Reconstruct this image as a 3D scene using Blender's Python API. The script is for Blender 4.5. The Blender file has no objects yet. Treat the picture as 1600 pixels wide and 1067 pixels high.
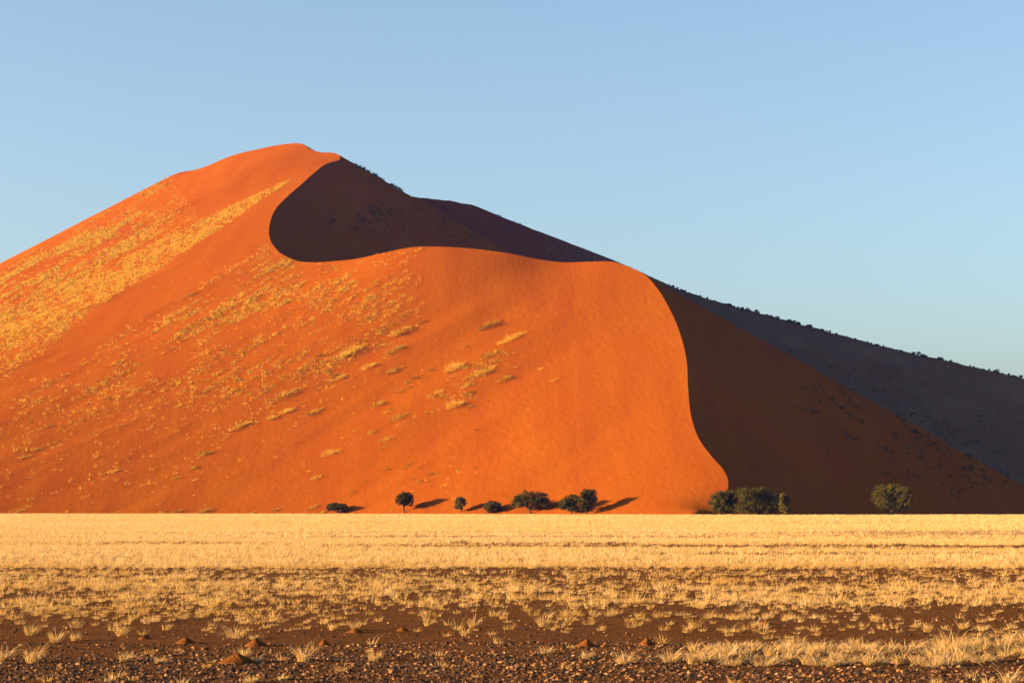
import bpy, math, random
import numpy as np
from mathutils import Vector

rng = np.random.default_rng(45)
random.seed(45)
R = math.radians
S = bpy.context.scene
COL = S.collection

# ------------------------------------------------------------------ camera
F = 3111.0                      # focal length in pixels of the 1600 px wide photograph (70 mm)
CAM_H = 1.7
PITCH = math.atan(261.0 / F)
cam_d = bpy.data.cameras.new('camera')
cam_d.sensor_width = 36.0
cam_d.lens = 70.0
cam_d.clip_start = 0.5
cam_d.clip_end = 20000.0
cam = bpy.data.objects.new('camera', cam_d)
cam.location = (0, 0, CAM_H)
cam.rotation_euler = (math.pi / 2 + PITCH, 0, 0)
COL.objects.link(cam)
S.camera = cam

# ------------------------------------------------------------------ light
SUN_EL = 9.4
SUN_BACK = 9.0                 # degrees the sun stands behind the line "exactly to the left"
world = bpy.data.worlds.new('World')
S.world = world
world.use_nodes = True
wn = world.node_tree.nodes
sky = wn.new('ShaderNodeTexSky')
sky.sky_type = 'NISHITA'
sky.sun_disc = False
sky.sun_elevation = R(SUN_EL)
sky.sun_rotation = R(270.0 - SUN_BACK)
sky.altitude = 700.0
sky.air_density = 0.95
sky.dust_density = 4.6
sky.ozone_density = 1.6
wn['Background'].inputs['Strength'].default_value = 0.058
world.node_tree.links.new(sky.outputs[0], wn['Background'].inputs['Color'])

sun_d = bpy.data.lights.new('sun', 'SUN')
sun_d.energy = 5.0
sun_d.angle = R(0.5)
sun_d.color = (1.0, 0.63, 0.28)
sun = bpy.data.objects.new('sun', sun_d)
to_sun = Vector((-math.cos(R(SUN_BACK)) * math.cos(R(SUN_EL)), -math.sin(R(SUN_BACK)) * math.cos(R(SUN_EL)), math.sin(R(SUN_EL))))
sun.rotation_euler = to_sun.to_track_quat('Z', 'Y').to_euler()
sun.location = (-200, -50, 200)
COL.objects.link(sun)

S.view_settings.view_transform = 'Standard'
S.view_settings.look = 'None'
S.view_settings.gamma = 1.0
S.view_settings.use_curve_mapping = False
S.view_settings.exposure = 2.5


HAZE = 2.2e-5  # density of the added haze that makes the shade bluer


# ------------------------------------------------------------------ helpers
def P(px, py, Y):
    """world point at depth Y seen at pixel (px, py) of the photograph"""
    u = (px - 800.0) / F
    v = (533.5 - py) / F
    dy = math.cos(PITCH) - v * math.sin(PITCH)
    dz = math.sin(PITCH) + v * math.cos(PITCH)
    k = Y / dy
    return np.array((u * k, Y, CAM_H + dz * k))


def to_px(x, y, z):
    dz = z - CAM_H
    f = y * math.cos(PITCH) + dz * math.sin(PITCH)
    up = -y * math.sin(PITCH) + dz * math.cos(PITCH)
    return 800.0 + F * x / f, 533.5 - F * up / f


def on_ground(px, py):
    """ground point seen at a pixel below the horizon"""
    v = (533.5 - py) / F
    dy = math.cos(PITCH) - v * math.sin(PITCH)
    dz = math.sin(PITCH) + v * math.cos(PITCH)
    k = -CAM_H / dz
    return (px - 800.0) / F * k, dy * k


def vnoise(x, y, seed=0):
    """smooth value noise, 0..1"""
    g = np.random.default_rng(seed).random((64, 64)).astype(np.float64)
    xi = np.floor(x).astype(int); yi = np.floor(y).astype(int)
    fx = x - xi; fy = y - yi
    fx = fx * fx * (3 - 2 * fx); fy = fy * fy * (3 - 2 * fy)
    a = g[xi % 64, yi % 64]; b = g[(xi + 1) % 64, yi % 64]
    c = g[xi % 64, (yi + 1) % 64]; d = g[(xi + 1) % 64, (yi + 1) % 64]
    return (a * (1 - fx) + b * fx) * (1 - fy) + (c * (1 - fx) + d * fx) * fy


def fbm(x, y, seed=0, oct=3):
    s = 0.0; t = 0.0; a = 1.0
    for o in range(oct):
        s = s + a * vnoise(x * 2 ** o, y * 2 ** o, seed + o); t += a; a *= 0.5
    return s / t


def smooth(e0, e1, x):
    t = np.clip((x - e0) / (e1 - e0), 0, 1)
    return t * t * (3 - 2 * t)


def mesh_np(name, V, T, tone=None, shade_smooth=False):
    """triangle mesh from arrays; tone = one float per vertex"""
    me = bpy.data.meshes.new(name)
    V = np.ascontiguousarray(V, dtype=np.float32); T = np.ascontiguousarray(T, dtype=np.int32)
    n = len(T)
    me.vertices.add(len(V)); me.vertices.foreach_set('co', V.ravel())
    me.loops.add(n * 3); me.loops.foreach_set('vertex_index', T.ravel())
    me.polygons.add(n)
    me.polygons.foreach_set('loop_start', np.arange(0, n * 3, 3, dtype=np.int32))
    me.polygons.foreach_set('loop_total', np.full(n, 3, dtype=np.int32))
    me.polygons.foreach_set('use_smooth', np.full(n, shade_smooth, dtype=bool))
    me.update(calc_edges=True)
    if tone is not None:
        at = me.attributes.new('tone', 'FLOAT', 'POINT')
        at.data.foreach_set('value', np.ascontiguousarray(tone, dtype=np.float32))
    return me


def link(name, me, mat=None, parent=None):
    o = bpy.data.objects.new(name, me)
    COL.objects.link(o)
    if mat is not None and not me.materials:
        me.materials.append(mat)
    if parent is not None:
        o.parent = parent
    return o


def tag(o, label=None, cat=None, group=None, kind=None):
    if label: o['label'] = label
    if cat: o['category'] = cat
    if group: o['group'] = group
    if kind: o['kind'] = kind
    return o


def empty(name, loc):
    o = bpy.data.objects.new(name, None)
    o.empty_display_size = 0.2
    o.location = loc
    COL.objects.link(o)
    return o


# ------------------------------------------------------------------ materials
class NT:
    def __init__(self, name):
        self.m = bpy.data.materials.new(name); self.m.use_nodes = True
        self.t = self.m.node_tree; self.n = self.t.nodes
        self.bsdf = self.n['Principled BSDF']
        self.bsdf.inputs['Specular IOR Level'].default_value = 0.0
        self.bsdf.inputs['Roughness'].default_value = 0.9

    def new(self, typ, **kw):
        nd = self.n.new(typ)
        for k, v in kw.items():
            if k in nd.inputs: nd.inputs[k].default_value = v
            else: setattr(nd, k, v)
        return nd

    def ln(self, a, b): self.t.links.new(a, b)

    def noise(self, scale, stretch=(1, 1, 1), detail=4, rot=(0, 0, 0), rough=0.55):
        tc = self.new('ShaderNodeNewGeometry')
        mp = self.new('ShaderNodeMapping'); mp.inputs['Scale'].default_value = stretch; mp.inputs['Rotation'].default_value = rot
        mp.vector_type = 'TEXTURE' if False else 'POINT'
        ns = self.new('ShaderNodeTexNoise'); ns.inputs['Scale'].default_value = scale; ns.inputs['Detail'].default_value = detail
        ns.inputs['Roughness'].default_value = rough
        self.ln(tc.outputs['Position'], mp.inputs['Vector']); self.ln(mp.outputs[0], ns.inputs['Vector'])
        return ns.outputs['Fac']

    def ramp(self, fac, stops):
        r = self.new('ShaderNodeValToRGB')
        e = r.color_ramp.elements
        while len(e) < len(stops): e.new(0.5)
        for el, (p, c) in zip(e, stops):
            el.position = p; el.color = (*c, 1)
        self.ln(fac, r.inputs[0])
        return r.outputs[0]

    def mix(self, fac, a, b, mode='MIX'):
        m = self.new('ShaderNodeMix'); m.data_type = 'RGBA'; m.blend_type = mode
        for s, v in ((m.inputs[0], fac), (m.inputs[6], a), (m.inputs[7], b)):
            if hasattr(v, 'links'): self.ln(v, s)
            elif isinstance(v, (int, float)): s.default_value = v
            else: s.default_value = (*v, 1)
        return m.outputs[2]

    def attr(self, name):
        a = self.new('ShaderNodeAttribute'); a.attribute_name = name
        return a.outputs['Fac']

    def bump(self, h, strength, dist):
        b = self.new('ShaderNodeBump'); b.inputs['Strength'].default_value = strength; b.inputs['Distance'].default_value = dist
        self.ln(h, b.inputs['Height'])
        return b

    def color(self, c):
        self.ln(c, self.bsdf.inputs['Base Color'])


def dune_material():
    t = NT('dune_sand')
    big = t.noise(0.012, (1, 1, 1), 3)
    base = t.ramp(big, [(0.3, (0.176, 0.0455, 0.002)), (0.7, (0.199, 0.0575, 0.003))])
    st = t.noise(0.11, (1.0, 0.09, 0.2), 4, (0, 0, R(-47)))
    c = t.mix(t.ramp(st, [(0.35, (0, 0, 0)), (0.75, (1, 1, 1))]), base, (0.155, 0.034, 0.003))
    fine = t.noise(1.6, (1, 1, 1), 5)
    c = t.mix(0.22, c, t.ramp(fine, [(0.3, (0.15, 0.034, 0.003)), (0.7, (0.24, 0.066, 0.004))]))
    t.color(c)
    b1 = t.bump(t.noise(0.5, (1, 0.25, 1), 5, (0, 0, R(-47))), 0.35, 0.5)
    b2 = t.bump(t.noise(3.0, (1, 1, 1), 3), 0.25, 0.15)
    t.ln(b1.outputs[0], b2.inputs['Normal']); t.ln(b2.outputs[0], t.bsdf.inputs['Normal'])
    return t.m


def far_dune_material():
    t = NT('grassy_dune_sand')
    sp = t.noise(0.9, (1, 1, 1.0), 4, rough=0.7)
    z = t.new('ShaderNodeSeparateXYZ'); g = t.new('ShaderNodeNewGeometry'); t.ln(g.outputs['Position'], z.inputs[0])
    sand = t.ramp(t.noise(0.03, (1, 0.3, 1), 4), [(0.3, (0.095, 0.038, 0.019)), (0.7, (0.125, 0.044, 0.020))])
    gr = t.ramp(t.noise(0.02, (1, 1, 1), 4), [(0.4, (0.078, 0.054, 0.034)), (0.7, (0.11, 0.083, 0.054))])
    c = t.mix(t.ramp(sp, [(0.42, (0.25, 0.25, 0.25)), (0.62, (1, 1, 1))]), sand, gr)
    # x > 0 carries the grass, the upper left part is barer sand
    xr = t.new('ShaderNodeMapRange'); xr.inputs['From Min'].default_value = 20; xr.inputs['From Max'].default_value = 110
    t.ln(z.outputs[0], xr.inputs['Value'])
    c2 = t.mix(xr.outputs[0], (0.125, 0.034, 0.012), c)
    t.color(c2)
    b = t.bump(t.noise(0.6, (1, 1, 1), 5), 0.6, 0.8)
    t.ln(b.outputs[0], t.bsdf.inputs['Normal'])
    return t.m


def ground_material():
    t = NT('plain_soil')
    a = t.noise(0.7, (0.35, 1, 1), 6, rough=0.65)
    c = t.ramp(a, [(0.3, (0.052, 0.022, 0.010)), (0.55, (0.088, 0.036, 0.015)), (0.75, (0.13, 0.053, 0.020))])
    s = t.noise(14.0, (1, 1, 1), 5, rough=0.7)
    c = t.mix(t.ramp(s, [(0.45, (0, 0, 0)), (0.62, (1, 1, 1))]), c, (0.05, 0.025, 0.014))
    s2 = t.noise(23.0, (1, 1, 1), 3)
    c = t.mix(t.ramp(s2, [(0.66, (0, 0, 0)), (0.72, (1, 1, 1))]), c, (0.28, 0.14, 0.06))
    s3 = t.noise(55.0, (1, 1, 1), 4, rough=0.75)
    c = t.mix(0.55, c, t.ramp(s3, [(0.38, (0.03, 0.016, 0.010)), (0.5, (0.095, 0.042, 0.018)), (0.66, (0.24, 0.115, 0.045))]))
    # dry grass litter further out
    z = t.new('ShaderNodeSeparateXYZ'); g = t.new('ShaderNodeNewGeometry'); t.ln(g.outputs['Position'], z.inputs[0])
    yr = t.new('ShaderNodeMapRange'); yr.inputs['From Min'].default_value = 95; yr.inputs['From Max'].default_value = 150
    t.ln(z.outputs[1], yr.inputs['Value'])
    lit = t.ramp(t.noise(0.3, (0.2, 1, 1), 4), [(0.35, (0.28, 0.18, 0.085)), (0.65, (0.38, 0.26, 0.13))])
    t.color(t.mix(yr.outputs[0], c, lit))
    b = t.bump(t.noise(22.0, (1, 1, 1), 6, rough=0.75), 1.0, 0.045)
    t.ln(b.outputs[0], t.bsdf.inputs['Normal'])
    return t.m


def grass_material(name, lo, mid, hi, transl=0.35):
    t = NT(name)
    c = t.ramp(t.attr('tone'), [(0.0, lo), (0.5, mid), (1.0, hi)])
    n = t.n; out = n['Material Output']
    n.remove(t.bsdf)
    d = t.new('ShaderNodeBsdfDiffuse'); tr = t.new('ShaderNodeBsdfTranslucent'); mx = t.new('ShaderNodeMixShader')
    mx.inputs[0].default_value = transl
    t.ln(c, d.inputs[0]); t.ln(c, tr.inputs[0]); t.ln(d.outputs[0], mx.inputs[1]); t.ln(tr.outputs[0], mx.inputs[2])
    t.ln(mx.outputs[0], out.inputs[0])
    return t.m


def stone_material():
    t = NT('desert_stone')
    c = t.ramp(t.attr('tone'), [(0.0, (0.016, 0.013, 0.012)), (0.35, (0.045, 0.028, 0.019)), (0.6, (0.12, 0.06, 0.032)),
                                (0.85, (0.22, 0.105, 0.038)), (1.0, (0.33, 0.20, 0.10))])
    nz = t.noise(40.0, (1, 1, 1), 4)
    c = t.mix(t.ramp(nz, [(0.4, (0, 0, 0)), (0.65, (0.5, 0.5, 0.5))]), c, (0.07, 0.035, 0.02))
    t.color(c)
    t.bsdf.inputs['Roughness'].default_value = 0.75
    t.bsdf.inputs['Specular IOR Level'].default_value = 0.05
    b = t.bump(t.noise(60.0, (1, 1, 1), 4), 0.5, 0.01); t.ln(b.outputs[0], t.bsdf.inputs['Normal'])
    return t.m


def mound_material():
    t = NT('mound_sand')
    t.color(t.ramp(t.noise(9.0, (1, 1, 1), 5), [(0.3, (0.085, 0.031, 0.010)), (0.7, (0.125, 0.046, 0.013))]))
    b = t.bump(t.noise(35.0, (1, 1, 1), 5), 0.7, 0.02); t.ln(b.outputs[0], t.bsdf.inputs['Normal'])
    return t.m


def bark_material():
    t = NT('acacia_bark')
    t.color(t.ramp(t.noise(6.0, (1, 1, 0.2), 5), [(0.3, (0.035, 0.024, 0.016)), (0.7, (0.07, 0.05, 0.032))]))
    b = t.bump(t.noise(12.0, (1, 1, 0.2), 4), 0.8, 0.05); t.ln(b.outputs[0], t.bsdf.inputs['Normal'])
    return t.m


M_DUNE = dune_material()
M_FAR = far_dune_material()
M_GROUND = ground_material()
M_STRAW = grass_material('dry_straw_grass', (0.29, 0.16, 0.038), (0.41, 0.272, 0.09), (0.50, 0.395, 0.265))
M_DUNEGRASS = grass_material('dune_grass', (0.055, 0.048, 0.013), (0.38, 0.24, 0.03), (0.66, 0.44, 0.08), 0.45)
M_SHRUB = grass_material('dark_shrub_leaf', (0.030, 0.029, 0.015), (0.055, 0.053, 0.025), (0.085, 0.078, 0.036), 0.2)
M_LEAF = grass_material('acacia_leaf', (0.018, 0.018, 0.007), (0.043, 0.039, 0.011), (0.125, 0.092, 0.021), 0.08)
M_FARGRASS = grass_material('grey_slope_grass', (0.09, 0.07, 0.038), (0.19, 0.15, 0.085), (0.30, 0.25, 0.15))
M_STONE = stone_material()
M_MOUND = mound_material()
M_BARK = bark_material()


# ------------------------------------------------------------------ ground
def gz(x, y):
    """height of the plain"""
    x = np.asarray(x, float); y = np.asarray(y, float)
    return (0.05 * (fbm(x * 0.12 + 7, y * 0.22 + 3, 5) - 0.5) + 0.02 * (vnoise(x * 0.9, y * 0.9, 9) - 0.5)) * smooth(200, 70, np.abs(y))


def rect_grid(xs, ys, zfun):
    X, Y = np.meshgrid(xs, ys)
    V = np.stack([X.ravel(), Y.ravel(), zfun(X.ravel(), Y.ravel())], 1)
    nx, ny = len(xs), len(ys)
    i = (np.arange(ny - 1)[:, None] * nx + np.arange(nx - 1)[None, :]).ravel()
    T = np.concatenate([np.stack([i, i + 1, i + nx + 1], 1), np.stack([i, i + nx + 1, i + nx], 1)])
    return V, T


xs = np.unique(np.concatenate([[-6000, -3000, -1500, -700, -350, -180, -100, -60], np.arange(-30, 30.1, 0.35), [60, 100, 180, 350, 700, 1500, 3000, 6000]]))
ys = np.unique(np.concatenate([[-3000, -1000, -300, -100, -40, -10, 0, 5, 9], np.arange(12, 66, 0.3), np.arange(66, 220, 4), np.arange(220, 700, 40), [900, 1500, 3000, 9000]]))
V, T = rect_grid(xs, ys, gz)
ground = link('ground', mesh_np('ground', V, T, None, True), M_GROUND)
tag(ground, kind='structure')

# ------------------------------------------------------------------ the big dune
CREST = [(-900, 800, 840), (-700, 745, 870), (-400, 610, 943), (-150, 492, 1005), (0, 419, 1051), (20, 408, 1059), (70, 383, 1079), (130, 351, 1102), (205, 309, 1126),
         (245, 286, 1139), (280, 270, 1148), (318, 263, 1152), (345, 250, 1150), (370, 241, 1148), (405, 233, 1142), (440, 226, 1134), (472, 225, 1120),
         (484, 233, 1110), (500, 238, 1102), (520, 239, 1094), (530, 243, 1086), (530, 250, 1078), (510, 256, 1068), (490, 271, 1052), (470, 289, 1032), (447, 309, 1008),
         (430, 328, 985), (421, 352, 958), (421, 370, 940), (428, 385, 922), (444, 399, 905), (466, 408, 894), (492, 410, 885), (530, 407.5, 875), (560, 404, 868), (600, 395, 861),
         (640, 387, 855), (670, 385.5, 850), (710, 386.5, 845), (760, 391, 839), (800, 397, 834), (840, 405, 830), (880, 410, 825), (920, 409, 819), (955, 409, 812), (985, 418, 802),
         (1008, 430, 790), (1030, 455, 770), (1050, 490, 745), (1064, 525, 720), (1073, 565, 693), (1075, 605, 668), (1080, 650, 640), (1092, 685, 617), (1112, 713, 598),
         (1131, 735, 583), (1138, 754, 573), (1133, 775, 565), (1118, 793, 559), (1100, 806, 554), (1075, 822, 549)]


def spline3(pts, step):
    pts = np.array(pts, float)
    out = []
    n = len(pts)
    for i in range(n - 1):
        p0 = pts[max(i - 1, 0)]; p1 = pts[i]; p2 = pts[i + 1]; p3 = pts[min(i + 2, n - 1)]
        # centripetal tangents
        d0 = max(np.linalg.norm(p1 - p0), 1e-6) ** 0.5; d1 = max(np.linalg.norm(p2 - p1), 1e-6) ** 0.5; d2 = max(np.linalg.norm(p3 - p2), 1e-6) ** 0.5
        if i == 0: d0 = d1; p0 = 2 * p1 - p2
        if i == n - 2: d2 = d1; p3 = 2 * p2 - p1
        m1 = d1 * ((p1 - p0) / d0 - (p2 - p0) / (d0 + d1) + (p2 - p1) / d1)
        m2 = d1 * ((p2 - p1) / d1 - (p3 - p1) / (d1 + d2) + (p3 - p2) / d2)
        k = max(2, int(np.linalg.norm(p2 - p1) / step))
        for t in np.arange(k) / k:
            out.append((2 * t ** 3 - 3 * t ** 2 + 1) * p1 + (t ** 3 - 2 * t ** 2 + t) * m1 + (-2 * t ** 3 + 3 * t ** 2) * p2 + (t ** 3 - t ** 2) * m2)
    out.append(pts[-1])
    return np.array(out)


crest = spline3([P(a, b, c if c < 905 else 905 + (c - 905) * 1.45) for a, b, c in CREST], 1.6)

# outline of the dune's foot on the sunlit side
FOOT = [(1084, 551.5), (1030, 557), (995, 563), (950, 571), (880, 583), (800, 596), (720, 608), (630, 622), (500, 643), (350, 656), (200, 664), (0, 671), (-200, 676), (-450, 680), (-800, 682)]
foot = np.array([((px - 800) / F * Y, Y) for px, Y in FOOT])

# thin-plate spline through crest and foot
cs = crest[::5]
tang = np.gradient(foot, axis=0); nrm = np.stack([tang[:, 1], -tang[:, 0]], 1); nrm /= np.linalg.norm(nrm, axis=1)[:, None]
if nrm[5, 1] > 0: nrm = -nrm
ctrl = np.concatenate([cs, np.column_stack([foot, np.zeros(len(foot))]), np.column_stack([foot + nrm * 30, np.full(len(foot), -13.0)])])
cx, cyv, cz = ctrl.T
SC = 300.0


def tps_phi(r2):
    return 0.5 * r2 * np.log(np.maximum(r2, 1e-12))


A = ((cx[:, None] - cx[None]) ** 2 + (cyv[:, None] - cyv[None]) ** 2) / SC ** 2
K = tps_phi(A) + np.eye(len(cx)) * 2e-5
Pm = np.column_stack([np.ones(len(cx)), cx / SC, cyv / SC])
L = np.block([[K, Pm], [Pm.T, np.zeros((3, 3))]])
sol = np.linalg.solve(L, np.concatenate([cz, np.zeros(3)]))
tw, ta = sol[:-3], sol[-3:]


def lit_height(x, y):
    out = np.empty(len(x))
    for s in range(0, len(x), 20000):
        xx = x[s:s + 20000]; yy = y[s:s + 20000]
        r2 = ((xx[:, None] - cx[None]) ** 2 + (yy[:, None] - cyv[None]) ** 2) / SC ** 2
        out[s:s + 20000] = tps_phi(r2) @ tw + ta[0] + ta[1] * xx / SC + ta[2] * yy / SC
    return out


def crest_near(x, y):
    """distance to the crest line in plan and height there"""
    a = crest[:-1, :2]; b = crest[1:, :2]; ab = b - a; l2 = (ab ** 2).sum(1)
    D = np.empty(len(x)); H = np.empty(len(x)); Q = np.empty((len(x), 2))
    for s in range(0, len(x), 6000):
        px_ = x[s:s + 6000, None]; py_ = y[s:s + 6000, None]
        t = np.clip(((px_ - a[:, 0]) * ab[:, 0] + (py_ - a[:, 1]) * ab[:, 1]) / l2, 0, 1)
        d2 = (px_ - a[:, 0] - t * ab[:, 0]) ** 2 + (py_ - a[:, 1] - t * ab[:, 1]) ** 2
        k = d2.argmin(1); r = np.arange(len(k)); tk = t[r, k]
        D[s:s + 6000] = np.sqrt(d2[r, k]); H[s:s + 6000] = crest[k, 2] + tk * (crest[k + 1, 2] - crest[k, 2])
        Q[s:s + 6000] = a[k] + tk[:, None] * ab[k]
    return D, H, Q


poly = np.concatenate([crest[:, :2], [(60, 300), (-900, 300), (-900, crest[0, 1])]])


def is_lit(x, y):
    ins = np.zeros(len(x), bool)
    j = len(poly) - 1
    for i in range(len(poly)):
        xi, yi = poly[i]; xj, yj = poly[j]
        if yi != yj:
            c = ((yi > y) != (yj > y)) & (x < (xj - xi) * (y - yi) / (yj - yi) + xi)
            ins ^= c
        j = i
    return ins


REPOSE = 0.585
c_sub = crest[::3]


def slip_height(x, y):
    out = np.empty(len(x))
    for s in range(0, len(x), 8000):
        d = np.hypot(x[s:s + 8000, None] - c_sub[:, 0], y[s:s + 8000, None] - c_sub[:, 1])
        out[s:s + 8000] = (c_sub[:, 2] - REPOSE * d).max(1)
    return out


FX, FY = 0.70, 0.71             # uphill direction of the sunlit face in plan


def lit_full(x, y, d, hc):
    z = lit_height(x, y)
    al = x * FX + y * FY; ac = x * FY - y * FX
    w = smooth(2, 60, d)
    z = z + w * (1.8 * (fbm(ac / 26.0, al / 170.0, 21) - 0.5) + 0.6 * (fbm(ac / 7.0 + 9, al / 60.0, 31) - 0.5))
    return z


gx = np.concatenate([np.arange(-620, -300, 6.0), np.arange(-300, 300, 2.0), np.arange(300, 620, 6.0)])
gy = np.concatenate([np.arange(520, 1264, 2.0), np.arange(1264, 1700, 8.0)])
X, Y = np.meshgrid(gx, gy); X = X.ravel(); Y = Y.ravel()
Dc, Hc, Qc = crest_near(X, Y)
lit = is_lit(X, Y)
nearc = (Dc < 0.5) & (Dc > 1e-6)                    # keep grid points off the crest so that no slivers form
X[nearc] += (X[nearc] - Qc[nearc, 0]) / Dc[nearc] * (0.5 - Dc[nearc]); Y[nearc] += (Y[nearc] - Qc[nearc, 1]) / Dc[nearc] * (0.5 - Dc[nearc])
Dc[nearc] = 0.5
Zl = np.full(len(X), -99.0)
zone = lit & (Y > 480)
Zl[zone] = lit_full(X[zone], Y[zone], Dc[zone], Hc[zone])
Zs = np.full(len(X), -99.0)
zs_ = ~lit
Zs[zs_] = slip_height(X[zs_], Y[zs_])
Zs[zs_] += smooth(1, 25, Dc[zs_]) * 0.8 * (fbm(X[zs_] / 22.0, Y[zs_] / 22.0, 77) - 0.5)
Z = np.where(lit, Zl, Zs)
nx = len(gx); ny = len(gy)
i = (np.arange(ny - 1)[:, None] * nx + np.arange(nx - 1)[None, :]).ravel()
tri = np.concatenate([np.stack([i, i + 1, i + nx + 1], 1), np.stack([i, i + nx + 1, i + nx], 1)])
tri = tri[(Z[tri] > -14).any(1)]
Vd = [tuple(v) for v in np.column_stack([X, Y, np.maximum(Z, -14)])]
Sg = np.where(lit, 1, -1)
mixed = np.abs(Sg[tri].sum(1)) < 3
Td = tri[~mixed].tolist()
edges = set()
for t in tri[mixed]:
    for a, b in ((t[0], t[1]), (t[1], t[2]), (t[2], t[0])):
        if Sg[a] != Sg[b]: edges.add((min(a, b), max(a, b)))
edges = sorted(edges)
ea = np.array(edges)
tt = Dc[ea[:, 0]] / np.maximum(Dc[ea[:, 0]] + Dc[ea[:, 1]], 1e-9)
ex = X[ea[:, 0]] + tt * (X[ea[:, 1]] - X[ea[:, 0]]); ey = Y[ea[:, 0]] + tt * (Y[ea[:, 1]] - Y[ea[:, 0]])
eD, eH, eQ = crest_near(ex, ey)
cross = {}
for k, e in enumerate(edges):
    v = (eQ[k, 0], eQ[k, 1], max(eH[k], -14))
    Vd.append(v); Vd.append(v)                       # one copy for each face, so that the crest stays sharp
    cross[e] = (len(Vd) - 2, len(Vd) - 1)
for t in tri[mixed]:
    s = [Sg[q] for q in t]
    k = [q for q in range(3) if s.count(s[q]) == 1][0]
    a, b, c = int(t[k]), int(t[(k + 1) % 3]), int(t[(k + 2) % 3])
    f = 0 if Sg[a] == 1 else 1
    e1 = cross[(min(a, b), max(a, b))]; e2 = cross[(min(a, c), max(a, c))]
    Td.append([a, e1[f], e2[f]])
    Td.append([e1[1 - f], b, c]); Td.append([e1[1 - f], c, e2[1 - f]])
dune = link('sand_dune', mesh_np('sand_dune', np.array(Vd), np.array(Td), None, True), M_DUNE)
tag(dune, 'towering orange sand dune with a winding knife-edge crest', kind='structure')

# ------------------------------------------------------------------ the grassy dune behind
RIDGE = [(520, 330, 1170), (600, 306, 1163), (650, 308, 1157), (690, 312, 1153), (735, 320, 1148), (790, 342, 1145), (850, 365, 1141), (910, 388, 1138), (970, 412, 1135), (1020, 435, 1131), (1060, 452, 1128), (1100, 465, 1125), (1170, 485, 1119), (1250, 506, 1111), (1320, 525, 1105), (1400, 546, 1097), (1500, 568, 1087), (1600, 591, 1076), (1750, 628, 1063), (1950, 680, 1045), (2200, 745, 1025)]
ridge = spline3([P(a, b, c + 90) for a, b, c in RIDGE], 4.0)


def far_height(x, y):
    out = np.empty(len(x))
    for s in range(0, len(x), 8000):
        d = np.hypot(x[s:s + 8000, None] - ridge[:, 0], y[s:s + 8000, None] - ridge[:, 1])
        out[s:s + 8000] = (ridge[:, 2] - 0.50 * np.maximum(d - 1.0, 0)).max(1)
    d = np.abs(y - np.interp(x, ridge[:, 0], ridge[:, 1]))
    return out + smooth(6, 50, d) * 3.0 * (fbm(x / 40.0, y / 40.0, 51) - 0.5)


fx_ = np.arange(-120, 640, 3.5); fy_ = np.concatenate([np.arange(740, 1280, 3.5), np.arange(1280, 1750, 14)])
V, T = rect_grid(fx_, fy_, lambda a, b: np.maximum(far_height(a, b), -9))
T = T[(V[T][:, :, 2] > -8.9).any(1) & ~is_lit(V[:, 0], V[:, 1])[T].any(1)]
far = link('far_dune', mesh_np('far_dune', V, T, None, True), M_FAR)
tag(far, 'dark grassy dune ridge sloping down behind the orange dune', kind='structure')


def surf(px, py, lit_side=True):
    """where the sight line through a pixel meets the dune (marching along the ray)"""
    Ys = np.arange(545, 1290, 1.0)
    pts = np.array([P(px, py, yy) for yy in Ys])
    if lit_side:
        h = lit_height(pts[:, 0], pts[:, 1])
        h = np.where(is_lit(pts[:, 0], pts[:, 1]), h, -99)
    else:
        h = np.where(is_lit(pts[:, 0], pts[:, 1]), -99, np.maximum(slip_height(pts[:, 0], pts[:, 1]), far_height(pts[:, 0], pts[:, 1])))
    k = np.nonzero(h >= pts[:, 2])[0]
    if len(k) == 0: return None
    k = k[0]
    return pts[k, 0], pts[k, 1], h[k]


# ------------------------------------------------------------------ added blue haze that tints the shaded slopes
hv = np.array([(sx * 5000, 1500 + sy * 4000, sz) for sx in (-1, 1) for sy in (-1, 1) for sz in (-20.0, 290.0)], float)
hq = [(0, 1, 3, 2), (4, 6, 7, 5), (0, 4, 5, 1), (2, 3, 7, 6), (0, 2, 6, 4), (1, 5, 7, 3)]
hm = bpy.data.meshes.new('haze'); hm.from_pydata(hv.tolist(), [], hq)
hmat = bpy.data.materials.new('haze'); hmat.use_nodes = True
hn = hmat.node_tree.nodes; hn.remove(hn['Principled BSDF'])
pv = hn.new('ShaderNodeVolumePrincipled'); pv.inputs['Color'].default_value = (0.02, 0.17, 1.0, 1); pv.inputs['Density'].default_value = HAZE  # hardly any red, so the added haze cools the shaded sand
pv.inputs['Anisotropy'].default_value = 0.0
hmat.node_tree.links.new(pv.outputs[0], hn['Material Output'].inputs['Volume'])
tag(link('haze', hm, hmat), 'thin blue haze added to tint the shaded slopes', 'haze', kind='stuff')

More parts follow.
